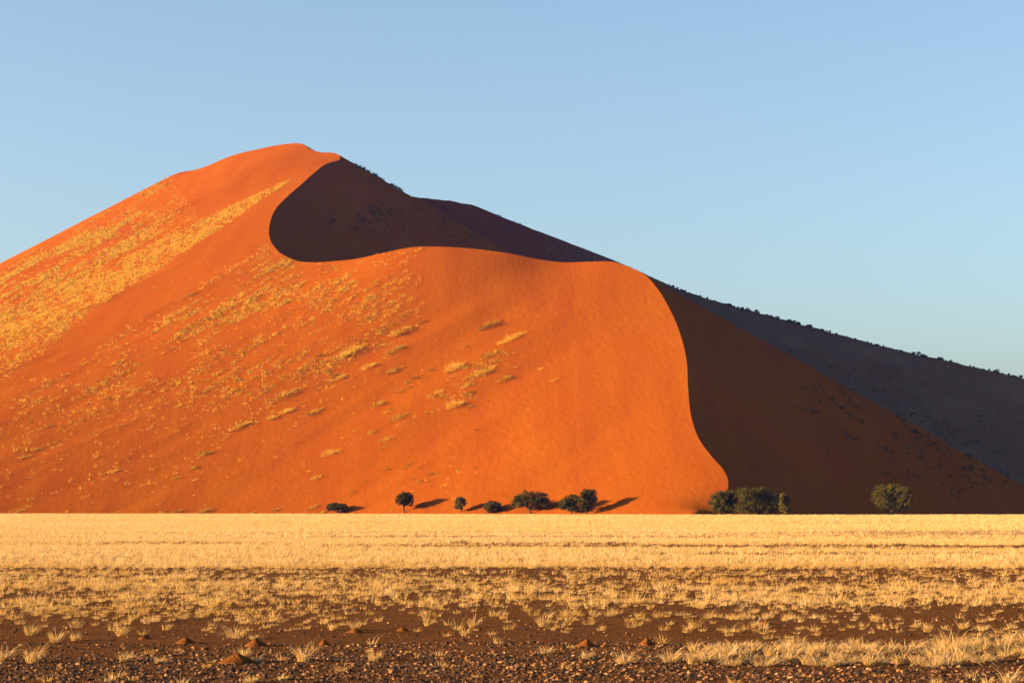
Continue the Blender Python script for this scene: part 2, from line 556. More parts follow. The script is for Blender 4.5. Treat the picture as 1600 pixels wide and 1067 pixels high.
# ------------------------------------------------------------------ grass builder
def blades(base, per, spread, length, width, lean, segs=1, droop=0.5, wind=(0.0, 0.0), tone_c=None, tone_v=0.25, up=None, g=None):
    """base (N,3) tufts, 'per' blades each, grown as tapered strips; arrays may be per tuft"""
    g = g or rng
    N = len(base); M = N * per
    rep = lambda a: np.repeat(np.broadcast_to(np.asarray(a, float), (N,)), per)
    b = np.repeat(base, per, axis=0).copy()
    az = g.random(M) * 2 * np.pi
    rr = np.sqrt(g.random(M)) * rep(spread)
    dx, dy = np.cos(az), np.sin(az)
    b[:, 0] += dx * rr; b[:, 1] += dy * rr
    if up is not None:                                  # keep feet on the slope
        b[:, 2] += -(up[0] * dx * rr + up[1] * dy * rr) if np.ndim(up) == 1 else 0
    Ls = rep(length) * (0.45 + 0.75 * g.random(M))
    ln = rep(lean) * (0.25 + 1.1 * g.random(M))         # start lean from the vertical
    az2 = az + g.normal(0, 0.5, M)
    w = rep(width) * (0.7 + 0.6 * g.random(M))
    wa = g.random(M) * np.pi
    wx, wy = np.cos(wa) * w * 0.5, np.sin(wa) * w * 0.5
    tc = rep(0.5 if tone_c is None else tone_c)
    tb = np.clip(tc + g.normal(0, tone_v, M), 0, 1)
    dr = rep(droop)
    ring = []; tones = []
    p = b; th = ln
    cols = []
    for s in range(segs):
        cols.append((p.copy(), 1.0 - 0.45 * s / segs))
        st = Ls / segs
        p = p + np.stack([np.sin(th) * np.cos(az2) * st + wind[0] * st * (s + 1) / segs, np.sin(th) * np.sin(az2) * st + wind[1] * st * (s + 1) / segs, np.cos(th) * st], 1)
        th = th + dr * (0.6 + 0.8 * g.random(M)) / segs * 1.6
    nv = 2 * segs + 1
    Vv = np.empty((M, nv, 3))
    for s, (q, k) in enumerate(cols):
        Vv[:, 2 * s] = q; Vv[:, 2 * s + 1] = q
        Vv[:, 2 * s, 0] -= wx * k; Vv[:, 2 * s, 1] -= wy * k
        Vv[:, 2 * s + 1, 0] += wx * k; Vv[:, 2 * s + 1, 1] += wy * k
    Vv[:, -1] = p
    tl = []
    for s in range(segs - 1):
        o = 2 * s
        tl += [(o, o + 1, o + 3), (o, o + 3, o + 2)]
    o = 2 * (segs - 1)
    tl.append((o, o + 1, o + 2))
    tl = np.array(tl)
    Tt = (np.arange(M)[:, None, None] * nv + tl[None]).reshape(-1, 3)
    To = np.repeat(tb, nv)
    return Vv.reshape(-1, 3), Tt, To


def join(parts):
    Vs, Ts, Os = [], [], []; n = 0
    for v, t, o in parts:
        Vs.append(v); Ts.append(t + n); Os.append(o); n += len(v)
    return np.concatenate(Vs), np.concatenate(Ts), np.concatenate(Os)


# ------------------------------------------------------------------ the plain's grass
def row(py): return 5289.0 / (py - 794.5)


def field_density(x, y):
    """how thickly grass stands at a ground point, 0..1"""
    py = 794.5 + 5289.0 / y
    px = 800 + F * x / y
    n1 = fbm(x * 0.10 + 11, y * 0.22, 101)              # long drifts across the view
    n2 = fbm(x * 0.8 + 5, y * 1.3, 111)
    n3 = fbm(x * 0.02 + 3, y * 0.10, 121)
    far_ = 0.95 - 0.85 * smooth(0.60, 0.68, n3) * smooth(400, 120, y)
    # bare streaks in the far field
    s1 = np.exp(-((py - 850 - 16 * (fbm(x * 0.06, y * 0.02, 133) - .5)) / 2.6) ** 2) * smooth(0.40, 0.62, fbm(x * 0.12, y * 0.05, 131))
    s2 = np.exp(-((py - 867 - 10 * (fbm(x * 0.09, y * 0.02, 135) - .5)) / 2.2) ** 2) * smooth(900, 1150, px) * smooth(.35, .55, n1)
    s3 = np.exp(-((py - 836 - 5 * (fbm(x * 0.05, y * 0.02, 137) - .5)) / 1.3) ** 2) * smooth(950, 1100, px) * 0.6
    far_ = far_ * (1 - 0.9 * np.clip(s1 + s2 + s3, 0, 1))
    n4 = fbm(x * 2.2 + 5, y * 1.1, 141)
    mid = (0.14 + 0.70 * smooth(0.38, 0.62, 0.55 * n1 + 0.45 * n2)) * (0.25 + 1.1 * smooth(0.38, 0.58, n4))
    mid = mid * (1 - 0.75 * np.exp(-((py - 889) / 4.5) ** 2))
    mid = mid * (1 - 0.7 * smooth(1150, 1250, px) * np.exp(-((py - 908) / 7.0) ** 2))
    bare = 0.05 + 0.22 * smooth(0.60, 0.75, n1) + 0.25 * smooth(620, 380, px) * smooth(982, 958, py)
    bare = bare + 0.5 * np.exp(-((py - 962 - (px - 1100) * 0.008) / 2.0) ** 2) * smooth(840, 900, px) * smooth(1400, 1300, px)
    near = 0.010 + 0.05 * smooth(0.60, 0.75, n2)
    edge = 4 * (n2 - 0.5) + 6 * (n1 - 0.5)
    d = far_
    d = d + (mid - d) * smooth(883, 888, py + edge * 0.6)
    d = d + (bare - d) * smooth(944, 951, py + edge)
    d = d + (near - d) * smooth(980, 992, py + edge)
    return d


def scatter(y0, y1, n, margin=1.25):
    """random ground points in the view wedge and a strip of 3 m either side, even per square metre"""
    wid = lambda q: q * (1600 / F) * 1.08 + 6.0
    dens = n / (0.5 * (y1 ** 2 - y0 ** 2) * (1600 / F) * margin)
    n2 = int(dens * (0.5 * (y1 ** 2 - y0 ** 2) * (1600 / F) * 1.08 + 6.0 * (y1 - y0)))
    yy = np.linspace(y0, y1, 400)
    c = np.concatenate([[0], np.cumsum((wid(yy[1:]) + wid(yy[:-1])) * 0.5)])
    y = np.interp(rng.random(n2) * c[-1], c, yy)
    return (rng.random(n2) - 0.5) * wid(y), y


parts = []
# near and middle tufts
for y0, y1, n, per, segs, w in ((row(1075), 34, 8500, 34, 2, 0.0048), (34, 62, 36000, 19, 1, 0.0075)):
    x, y = scatter(y0, y1, n)
    k = rng.random(len(x)) < field_density(x, y); x = x[k]; y = y[k]
    hgt = 0.05 + 0.11 * rng.random(len(x)) ** 1.8 + 0.09 * smooth(0.55, 0.7, fbm(x * 0.35, y * 0.5, 151)) * rng.random(len(x))
    base = np.column_stack([x, y, gz(x, y)])
    tn = 0.42 + 0.5 * (fbm(x * 0.2, y * 0.4, 155) - 0.5) + rng.normal(0, 0.08, len(x))
    parts.append(blades(base, per, 0.03 + 0.25 * hgt, hgt * 0.85, w, 0.72, segs, 0.5, (0.10, 0.0), tn, 0.22))
    wis = rng.random(len(x)) < 0.35
    parts.append(blades(base[wis], 4, 0.05, hgt[wis] * 1.7, w * 0.8, 0.4, 2, 0.6, (0.2, 0.0), 0.75, 0.15))
    print('near tufts', len(x))
for y0, y1, n, per, h, w, sp in ((62, 110, 30000, 12, 0.20, 0.012, 0.11), (110, 220, 38000, 9, 0.24, 0.022, 0.18), (220, 400, 34000, 7, 0.30, 0.045, 0.32), (400, 720, 28000, 6, 0.34, 0.10, 0.6)):
    x, y = scatter(y0, y1, n, 1.2)
    k = (rng.random(len(x)) < field_density(x, y)) & (y < np.interp(800 + F * x / y, foot[::-1, 0] * F / foot[::-1, 1] + 800, foot[::-1, 1]) + 1)
    x = x[k]; y = y[k]
    hh = h * (0.55 + 0.6 * fbm(x * 0.15, y * 0.3, 161))
    parts.append(blades(np.column_stack([x, y, gz(x, y)]), per, sp, hh, w, 0.5, 1, 0.3, (0.15, 0.0), 0.64 + 0.25 * (fbm(x * 0.05, y * 0.15, 171) - 0.5), 0.16))
V, T, O = join(parts)
print('field grass tris', len(T))
fg = link('dry_grass', mesh_np('dry_grass', V, T, O), M_STRAW)
tag(fg, 'pale golden dry grass covering the plain below the dune', 'grass', kind='stuff')


# ------------------------------------------------------------------ gravel and stones
PHI = (1 + 5 ** 0.5) / 2
ICO_V = np.array([(-1, PHI, 0), (1, PHI, 0), (-1, -PHI, 0), (1, -PHI, 0), (0, -1, PHI), (0, 1, PHI), (0, -1, -PHI), (0, 1, -PHI), (PHI, 0, -1), (PHI, 0, 1), (-PHI, 0, -1), (-PHI, 0, 1)]) / math.hypot(1, PHI)
ICO_T = np.array([(0, 11, 5), (0, 5, 1), (0, 1, 7), (0, 7, 10), (0, 10, 11), (1, 5, 9), (5, 11, 4), (11, 10, 2), (10, 7, 6), (7, 1, 8), (3, 9, 4), (3, 4, 2), (3, 2, 6), (3, 6, 8), (3, 8, 9), (4, 9, 5), (2, 4, 11), (6, 2, 10), (8, 6, 7), (9, 8, 1)])
OCT_V = np.array([(1, 0, 0), (-1, 0, 0), (0, 1, 0), (0, -1, 0), (0, 0, 1), (0, 0, -1)], float)
OCT_T = np.array([(0, 2, 4), (2, 1, 4), (1, 3, 4), (3, 0, 4), (2, 0, 5), (1, 2, 5), (3, 1, 5), (0, 3, 5)])


def stones(x, y, size, V0, T0, tone):
    N = len(x); n = len(V0)
    v = np.repeat(V0[None], N, 0) * (0.72 + 0.5 * rng.random((N, n, 1)))
    v = v * (np.stack([0.75 + 0.5 * rng.random(N), 0.75 + 0.5 * rng.random(N), 0.45 + 0.35 * rng.random(N)], 1) * size[:, None])[:, None, :]
    a = rng.random(N) * 2 * np.pi; c, s = np.cos(a)[:, None], np.sin(a)[:, None]
    vx = v[:, :, 0] * c - v[:, :, 1] * s; vy = v[:, :, 0] * s + v[:, :, 1] * c
    out = np.stack([vx + x[:, None], vy + y[:, None], v[:, :, 2] + gz(x, y)[:, None] + size[:, None] * (0.02 + 0.22 * rng.random((N, 1)))], 2)
    return out.reshape(-1, 3), (np.arange(N)[:, None, None] * n + T0[None]).reshape(-1, 3), np.repeat(tone, n)


def stone_density(x, y):
    py = 794.5 + 5289.0 / y
    n = fbm(x * 0.25 + 2, y * 0.55, 201)
    d = 0.4 + 0.6 * smooth(0.42, 0.58, n)
    d = d * (1 - 0.5 * np.exp(-((py - 1012) / 9.0) ** 2)) * (1 - 0.3 * np.exp(-((py - 958) / 7.0) ** 2))
    d = np.maximum(d, smooth(1036, 1046, py))
    return d


sp = []
x, y = scatter(row(1078), 25.5, 30000); k = rng.random(len(x)) < stone_density(x, y); x = x[k]; y = y[k]
sz = 0.006 + 0.028 * rng.random(len(x)) ** 3.2
sp.append(stones(x, y, sz, ICO_V, ICO_T, rng.beta(0.8, 1.25, len(x))))
x, y = scatter(25.5, 60, 52000); k = rng.random(len(x)) < stone_density(x, y) * 0.9; x = x[k]; y = y[k]
sz = (0.007 + 0.028 * rng.random(len(x)) ** 3.0)
sp.append(stones(x, y, sz, OCT_V, OCT_T, rng.beta(0.8, 1.25, len(x))))
V, T, O = join(sp)
print('gravel tris', len(T))
gravel = link('gravel', mesh_np('gravel', V, T, O), M_STONE)
tag(gravel, 'dark and rusty gravel strewn over the foreground soil', 'gravel', kind='stuff')

# larger stones one can point at: px, py, width px, tone, label
STONES = [(1341, 1049, 17, 0.05, 'nearly black stone below the dense strip of grass, left of its pair'),
          (1366, 1051, 15, 0.12, 'nearly black rounded stone below the dense grass, right of its pair'),
          (936, 1057, 16, 0.1, 'dark grey stone at the bottom edge below two spreading tufts'),
          (880, 1043, 9, 0.86, 'light orange squarish stone left of the spreading tuft'),
          (719, 1042, 8, 0.88, 'small light orange stone alone on dark gravel near the middle'),
          (545, 1050, 13, 0.03, 'black angular stone on gravel at lower middle left'),
          (618, 1059, 11, 0.05, 'black stone near the bottom edge right of another black stone'),
          (363, 1050, 14, 0.3, 'grey stone just below the largest sand mound'),
          (852, 1045, 8, 0.85, 'pale orange pebble left of the squarish orange stone'),
          (1248, 1054, 10, 0.5, 'brown stone on the gravel below the left end of the grass strip'),
          (235, 1058, 11, 0.84, 'orange stone among dark gravel at the lower left'),
          (505, 1062, 12, 0.6, 'rust brown stone at the bottom edge left of the black stones'),
          (1060, 1058, 12, 0.15, 'dark stone at the bottom edge below the paired spreading tufts'),
          (95, 1041, 16, 0.72, 'flat rusty stone just right of the drooping left tuft'),
          (1150, 1060, 10, 0.8, 'orange brown stone at the bottom edge left of the black pair'),
          (1464, 969, 5, 1.0, 'tiny whitish stone on bare soil above the dense grass strip')]
for px, py, w, tn, lab in STONES:
    x, y = on_ground(px, py)
    r = w / F * y * 0.5
    v, t, o = stones(np.array([0.0]), np.array([0.0]), np.array([r]), ICO_V, ICO_T, np.array([tn]))
    v[:, 2] -= gz(0.0, 0.0)
    me = mesh_np('stone', v, t, o)
    ob = link('stone', me, M_STONE); ob.location = (x, y, float(gz(x, y)))
    tag(ob, lab, 'stone', 'larger stones on the gravel')

# ------------------------------------------------------------------ sand mounds
MOUNDS = [(370, 1036, 62, 17, 'largest rusty sand mound in the foreground with a dark shaded right side'),
          (400, 1008, 38, 14, 'rusty sand mound just below a straw tuft, above the largest mound'),
          (290, 1004, 32, 11, 'small rusty sand mound left of the big straw tuft'),
          (506, 1007, 22, 11, 'small sand mound just right of the drooping tuft'),
          (555, 988, 30, 8, 'low sand mound at the edge of the bare soil, left of another low one'),
          (629, 985, 22, 7, 'low faint sand mound near the middle left, behind the gravel'),
          (916, 1010, 36, 13, 'rounded sand mound behind a thin drooping tuft near the middle'),
          (1011, 1007, 30, 13, 'pointed sand mound between two spreading straw tufts'),
          (226, 998, 22, 8, 'low sand mound at left between short straw tufts'),
          (1196, 976, 30, 8, 'dark low sand mound beside a straw tuft above the grass strip')]
for px, py, w, h, lab in MOUNDS:
    x, y = on_ground(px, py)
    rad = w / F * y * 0.52; hh = h / F * y
    na, nr = 28, 9
    th = np.linspace(0, 2 * np.pi, na, endpoint=False)
    vs = [(0.06 * rad, 0, hh)]
    s0 = rng.random() * 50
    for j in range(1, nr + 1):
        f = j / nr
        jit = 1 + 0.22 * (fbm(np.cos(th) * 1.3 + s0, np.sin(th) * 1.3 + s0 + f, 301) - 0.5)
        zz = hh * ((1 - f) ** 1.05 * 0.92 + 0.0) * (1 + 0.25 * (fbm(np.cos(th) * 2 + s0, np.sin(th) * 2 + 3 * f, 311) - 0.5))
        if j == nr: zz = np.full(na, -0.02)
        vs += list(np.column_stack([np.cos(th) * rad * f * jit, np.sin(th) * rad * f * jit * 1.1, zz]))
    ts = [(0, 1 + a, 1 + (a + 1) % na) for a in range(na)]
    for j in range(nr - 1):
        for a in range(na):
            p, q = 1 + j * na + a, 1 + j * na + (a + 1) % na
            ts += [(p, p + na, q + na), (p, q + na, q)]
    ob = link('sand_mound', mesh_np('sand_mound', np.array(vs), np.array(ts), None, True), M_MOUND)
    ob.location = (x, y, float(gz(x, y)) - 0.003)
    tag(ob, lab, 'sand mound', 'burrow mounds on the bare soil')

# ------------------------------------------------------------------ straw tufts in the foreground
# px, py (foot), height px, spread, style ('d' drooping stalks to the right, 's' spreading, 'u' upright), label
TUFTS = [(6, 1032, 32, 'd', 'straw tuft cut by the left edge with stalks drooping right'),
         (50, 1035, 42, 'd', 'big straw tuft near the left edge, long stalks arching to the right'),
         (195, 1033, 24, 'd', 'small straw tuft with stalks combed right on dark soil at left'),
         (251, 1036, 22, 's', 'small straw tuft left of the largest sand mound'),
         (88, 1003, 28, 'u', 'short straw tuft at left in front of the taller wispy grass'),
         (48, 993, 28, 'u', 'small straw tuft at left edge of the bare soil'),
         (118, 1000, 20, 'u', 'small round straw tuft right of a short one at far left'),
         (190, 994, 26, 'u', 'round straw tuft standing between the left mounds'),
         (368, 996, 44, 's', 'largest fan of straw behind the sand mounds at left'),
         (397, 998, 16, 's', 'small straw tuft on top of the upper sand mound'),
         (381, 1026, 22, 'u', 'egg shaped straw tuft behind the largest sand mound'),
         (402, 1035, 18, 's', 'low straw tuft touching the right side of the largest mound'),
         (474, 1034, 40, 'd', 'straw tuft with curved stalks reaching right towards a small mound'),
         (392, 1068, 24, 's', 'pale bushy tuft at the bottom edge below the largest mound'),
         (441, 1064, 16, 's', 'little pale tuft at the bottom edge, right of the bushy one'),
         (585, 1032, 26, 'u', 'thin upright straw tuft alone on gravel left of the middle'),
         (727, 993, 18, 'u', 'narrow straw tuft just in front of a wider one near the middle'),
         (740, 980, 24, 'u', 'wider straw tuft at the edge of bare soil near the middle'),
         (669, 978, 18, 'u', 'straw tuft left of the middle at the edge of bare soil'),
         (850, 979, 30, 'u', 'full straw tuft with tall wisps right of the middle on bare soil'),
         (853, 1022, 24, 's', 'sparse straw tuft with wiry stalks near the middle'),
         (917, 1029, 24, 's', 'low straw tuft in front of the rounded sand mound'),
         (976, 1037, 40, 's', 'spreading straw tuft with drooping ends, left one of a pair'),
         (1048, 1034, 42, 's', 'spreading straw tuft with drooping ends, right one of a pair'),
         (1180, 980, 18, 'u', 'straw tuft beside the low dark mound above the grass strip'),
         (1433, 980, 14, 'u', 'round straw ball on bare soil, left of a wispy one'),
         (1450, 988, 22, 'u', 'wispy straw tuft between two straw balls on bare soil'),
         (1507, 981, 14, 'u', 'round straw ball on bare soil above the tallest grass'),
         (1536, 986, 20, 's', 'thin see-through straw tuft at the right of the bare soil'),
         (1580, 1003, 22, 's', 'loose straw tuft above the strip close to the right edge'),
         (1577, 1070, 34, 'u', 'tall wiry stalks at the bottom right corner'),
         (1543, 1070, 20, 'u', 'few curved stalks at the bottom edge left of the corner stalks'),
         (1462, 1070, 18, 'u', 'few thin straw stalks at the bottom edge under the strip'),
         (555, 985, 20, 'u', 'upright straw tuft behind the low left mound'),
         (520, 985, 18, 'u', 'small upright straw tuft at the back of the bare soil')]
TU = ('grass tuft', 'straw tufts on the bare foreground soil')


def make_tuft(px, py, h, style, lab, group, wide=1.0):
    x, y = on_ground(px, py)
    H = h / F * y
    o3 = np.zeros((1, 3))
    if style == 'd':
        a = blades(o3, 70, 0.14 * H + 0.02, H * 0.75, 0.0065, 0.5, 3, 0.5, (0.22, 0), 0.5, 0.2)
        b = blades(o3 + np.array((0.1 * H, 0, 0)), 20, 0.10 * H, H * 1.35, 0.0065, 0.5, 5, 1.15, (0.65, -0.05), 0.85, 0.12)
        c = blades(o3, 30, 0.12 * H, H * 0.45, 0.0065, 1.2, 2, 0.4, (0, 0), 0.35, 0.2)
    elif style == 's':
        a = blades(o3, 100, (0.20 * H + 0.02) * wide, H * 0.66, 0.0055, 0.75, 3, 0.6, (0.1, 0), 0.55, 0.2)
        b = blades(o3, 26, 0.14 * H * wide, H * 1.10, 0.0065, 0.95, 5, 1.1, (0.15, 0), 0.85, 0.12)
        c = blades(o3, 30, 0.15 * H * wide, H * 0.45, 0.0065, 1.2, 2, 0.4, (0, 0), 0.35, 0.2)
    else:
        a = blades(o3, 85, (0.18 * H + 0.02) * wide, H * 0.72, 0.0055, 0.5, 3, 0.35, (0.08, 0), 0.5, 0.2)
        b = blades(o3, 10, 0.12 * H * wide, H * 1.15, 0.006, 0.35, 4, 0.6, (0.12, 0), 0.8, 0.12)
        c = blades(o3, 20, 0.15 * H * wide, H * 0.45, 0.0065, 1.0, 2, 0.4, (0, 0), 0.35, 0.2)
    root = empty('grass_tuft', (x, y, float(gz(x, y)) - 0.004))
    tag(root, lab, TU[0], group)
    v, t, o = join([a, c])
    link('blades', mesh_np('blades', v, t, o), M_STRAW, root)
    link('stalks', mesh_np('stalks', *b), M_STRAW, root)
    return root


for px, py, h, st, lab in TUFTS:
    make_tuft(px, py, h, st, lab, TU[1])
# the dense strip at lower right, clump by clump
strip = []
xx = 1082
while xx < 1740:
    hh = 26 + 12 * random.random() + 26 * math.exp(-((xx - 1478) / 26) ** 2)
    py = 1034 + 6 * random.random() - 14 * min(1.4, max(0, (xx - 1480) / 120))
    strip.append((xx, py, hh)); 
    strip.append((xx + 8, py - 11 - 5 * random.random(), hh * 0.95))
    if random.random() < 0.7: strip.append((xx + 14 * random.random(), py - 20 - 6 * random.random(), hh * 0.85))
    xx += 17 + 9 * random.random()
for px, py, h in strip:
    tall = abs(px - 1480) < 22
    make_tuft(px, py, h, 's' if random.random() < 0.6 else 'd',
              'tall straw clump rising highest in the dense grass strip at lower right' if tall else 'straw clump in the dense strip of grass at the lower right',
              'tallest clumps in the grass strip' if tall else 'clumps of the dense grass strip', 1.5)

# ------------------------------------------------------------------ grass on the sunlit dune face
sun_sl = np.array((-0.35, -0.30))


def dune_density(px, py):
    s, c = 0.5225, 0.8526
    b = px * s + (py - 560) * c
    a = px * c - (py - 560) * s
    n = fbm(a / 58.0, b / 4.5, 401); n2 = fbm(a / 70.0 + 4, b / 22.0, 411); n3 = fbm(px / 9.0, py / 7.0, 421)
    w = np.interp(a, (-60, 0, 200, 400, 515, 535), (66, 60, 32, 15, 4, 0))
    stripe = (a < 532) * smooth(w + 0.01, w * 0.55, np.abs(b + w * 0.35)) * (0.45 + 0.75 * smooth(0.3, 0.6, n))
    upper = smooth(0, -20, b) * smooth(-200, -150, b) * smooth(400, 250, a) * 0.9 * smooth(0.46, 0.62, n * 0.6 + n2 * 0.4) + 0.05 * (b < -5) * (b > -170) * (a < 380)
    mid = smooth(58, 85, b) * (0.13 + 0.87 * smooth(690, 585, py + 30 * (n2 - 0.5))) * smooth(340, 240, b) * smooth(700, 560, px) * smooth(0.45, 0.60, n * 0.6 + n2 * 0.4) * 0.95
    mid = mid + 0.03 * (b > 60) * smooth(420, 260, b) * (px < 640)
    lowleft = smooth(20, 60, b) * smooth(250, 120, a) * 0.10 * smooth(0.48, 0.62, n) * smooth(760, 640, py)
    lane = 1 - 0.96 * smooth(6, 14, b) * smooth(74, 58, b) * smooth(60, 160, a)
    d = np.clip(stripe + upper + mid + lowleft, 0, 1) * (0.35 + 0.9 * smooth(0.35, 0.6, n3)) * lane
    d = d * (px < 660) * (1 - 0.45 * smooth(380, 250, px) * smooth(520, 560, py))
    cl = np.zeros_like(px)
    for qx, qy, sx_, sy_, am in ((738, 585, 26, 15, .75), (775, 562, 20, 10, .5), (715, 625, 20, 10, .4), (690, 618, 14, 6, .4), (620, 655, 18, 9, .25), (545, 690, 40, 10, .12), (650, 600, 22, 12, .10), (700, 745, 50, 18, .04)):
        u_ = (px - qx) * .86 - (py - qy) * .5; v_ = (px - qx) * .5 + (py - qy) * .86
        cl = np.maximum(cl, am * np.exp(-(u_ / sx_) ** 2 - (v_ / sy_) ** 2))
    d = np.maximum(d, np.clip(1.4 * cl, 0, 1) * smooth(0.38, 0.55, n3))
    return d, a, b, n2


N = 900000
x = rng.uniform(-330, 90, N); y = rng.uniform(560, 1255, N)
k = is_lit(x, y); x = x[k]; y = y[k]
# cheap height lookup on the dune grid
ix = np.searchsorted(gx, x) - 1; iy = np.searchsorted(gy, y) - 1
ZG = np.where(lit, Z, np.nan).reshape(ny, nx)
tx = (x - gx[ix]) / (gx[ix + 1] - gx[ix]); ty = (y - gy[iy]) / (gy[iy + 1] - gy[iy])
z = ((ZG[iy, ix] * (1 - tx) + ZG[iy, ix + 1] * tx) * (1 - ty) + (ZG[iy + 1, ix] * (1 - tx) + ZG[iy + 1, ix + 1] * tx) * ty)
ok = np.isfinite(z) & (z > 0.3); x = x[ok]; y = y[ok]; z = z[ok]
px, py = to_px(x, y, z)
d, a_, b_, n2_ = dune_density(px, py)
k = rng.random(len(x)) < d * np.where(b_ > 45, 0.42, 0.6)
x, y, z, b_, n2_, px, py = x[k], y[k], z[k], b_[k], n2_[k], px[k], py[k]
print('dune tufts', len(x))
olive = rng.random(len(x)) < np.where(np.abs(b_) < 40, 0.10, 0.30)
siz = np.where(np.abs(b_) < 40, 0.4 + 0.8 * rng.random(len(x)) ** 2, 0.45 + 1.3 * rng.random(len(x)) ** 2)
tone = np.where(olive, 0.12, 0.62) + rng.normal(0, 0.08, len(x))
V, T, O = blades(np.column_stack([x, y, z - 0.05]), 8, siz * 0.6, siz * 1.0, 0.15, 0.65, 1, 0.3, (0.1, 0.0), tone, 0.12)
dg = link('dune_grass', mesh_np('dune_grass', V, T, O), M_DUNEGRASS)
tag(dg, 'yellow grass growing in slanting streaks on the sunlit dune face', 'grass', kind='stuff')

# single clumps on the bare sand: px, py, length px along the streak, height px, tone, label
CL = 'grass clumps on the sunlit dune'
CLUMPS = [(764, 509, 36, 11, .15, 'dark olive elongated clump alone high on the smooth orange sand'),
          (799, 530, 46, 13, .66, 'long golden clump right of the dark olive one on orange sand'),
          (767, 556, 36, 11, .35, 'olive and gold clump just below the long golden one'),
          (711, 577, 30, 20, .68, 'bushy golden clump, leftmost of the cluster on the middle of the face'),
          (757, 583, 38, 16, .66, 'broad golden clump in the centre of the cluster'),
          (728, 604, 28, 10, .6, 'ragged golden clump at the lower edge of the cluster'),
          (788, 593, 22, 10, .45, 'small olive gold clump at the right end of the cluster'),
          (680, 618, 32, 11, .62, 'slanting golden clump left below the cluster'),
          (712, 634, 24, 17, .65, 'upright golden clump below the cluster'),
          (591, 634, 18, 12, .4, 'round olive gold clump standing alone left of the cluster'),
          (626, 654, 24, 13, .5, 'plump golden clump with a small dark one at its right'),
          (645, 657, 12, 6, .12, 'small dark clump touching the plump golden one at left'),
          (604, 688, 22, 11, .48, 'olive gold clump low on the face below the plump golden one'),
          (518, 710, 24, 14, .5, 'round golden olive clump low on the left half of the face'),
          (496, 747, 20, 9, .45, 'golden clump lowest on the face above the first round tree'),
          (491, 645, 24, 10, .4, 'olive clump at the right end of a bare lane'),
          (444, 619, 56, 11, .42, 'very long slanting olive gold clump like a hedge'),
          (447, 645, 30, 10, .6, 'golden clump just below the hedge-like one'),
          (614, 580, 26, 9, .3, 'flat olive clump left of the big cluster'),
          (577, 574, 24, 12, .6, 'golden clump left of the flat olive one'),
          (618, 549, 34, 11, .35, 'slanting olive clump below the upper right golden clump'),
          (626, 519, 32, 12, .58, 'golden clump at the upper right end of the streaks'),
          (547, 551, 50, 12, .66, 'long bright golden clump in the middle of the streaks'),
          (867, 594, 12, 6, .6, 'little golden clump farthest to the right on the bare face'),
          (458, 436, 26, 9, .5, 'lone clump just below the hollow of the crest'),
          (400, 466, 22, 7, .2, 'dark olive clump below the smooth upper lane')]
SMALL = [(844, 578, 6, 5, .75), (805, 575, 10, 5, .5), (726, 542, 8, 5, .15), (658, 503, 10, 6, .2), (648, 590, 12, 5, .12), (672, 578, 10, 5, .12), (636, 598, 8, 4, .12),
         (628, 610, 8, 4, .12), (638, 605, 8, 4, .12), (621, 613, 7, 4, .1), (732, 617, 20, 7, .35), (734, 636, 11, 5, .15), (683, 638, 9, 5, .15), (670, 646, 11, 8, .6),
         (638, 637, 10, 7, .45), (611, 640, 11, 5, .2), (604, 647, 9, 8, .6), (582, 677, 18, 9, .55), (598, 702, 10, 6, .2), (546, 718, 9, 5, .25), (483, 737, 6, 5, .7),
         (528, 593, 26, 9, .55), (425, 655, 14, 10, .6), (744, 673, 9, 4, .12), (745, 731, 14, 4, .12), (714, 737, 10, 4, .12), (719, 766, 9, 4, .12), (672, 742, 12, 4, .12),
         (656, 753, 9, 4, .12), (640, 724, 14, 4, .12), (633, 733, 9, 4, .12), (605, 733, 6, 4, .12), (575, 730, 8, 4, .12), (555, 674, 8, 5, .2), (646, 749, 6, 3, .12),
         (623, 754, 7, 3, .12), (598, 754, 7, 3, .12), (571, 753, 7, 3, .12), (551, 769, 7, 3, .12), (682, 741, 6, 4, .12), (657, 731, 8, 4, .12), (645, 617, 6, 4, .15),
         (652, 622, 8, 5, .2), (489, 795, 20, 7, .4), (432, 798, 12, 6, .5), (320, 798, 18, 8, .4), (278, 799, 14, 9, .35), (255, 801, 10, 5, .5), (185, 801, 8, 4, .5), (30, 799, 14, 6, .5),
         (395, 801, 9, 5, .5), (505, 801, 9, 5, .5), (608, 800, 10, 5, .5), (344, 486, 16, 7, .25), (297, 463, 20, 7, .2), (305, 459, 14, 6, .2), (246, 451, 7, 7, .2), (268, 424, 6, 4, .2),
         (365, 470, 14, 5, .2), (420, 437, 12, 5, .3), (410, 445, 8, 4, .3), (540, 452, 8, 6, .5), (588, 448, 6, 4, .2), (630, 450, 10, 5, .25), (653, 447, 6, 3, .2),
         (170, 632, 10, 5, .2), (60, 630, 18, 9, .5), (56, 704, 20, 11, .45), (38, 716, 18, 9, .5), (75, 668, 24, 8, .3), (280, 636, 14, 7, .4), (372, 668, 24, 9, .5), (385, 662, 14, 8, .55),
         (320, 711, 22, 10, .35), (303, 731, 14, 8, .25), (276, 748, 12, 7, .3), (306, 750, 10, 6, .6), (198, 760, 8, 6, .3), (178, 737, 18, 10, .5), (160, 742, 10, 6, .6)]


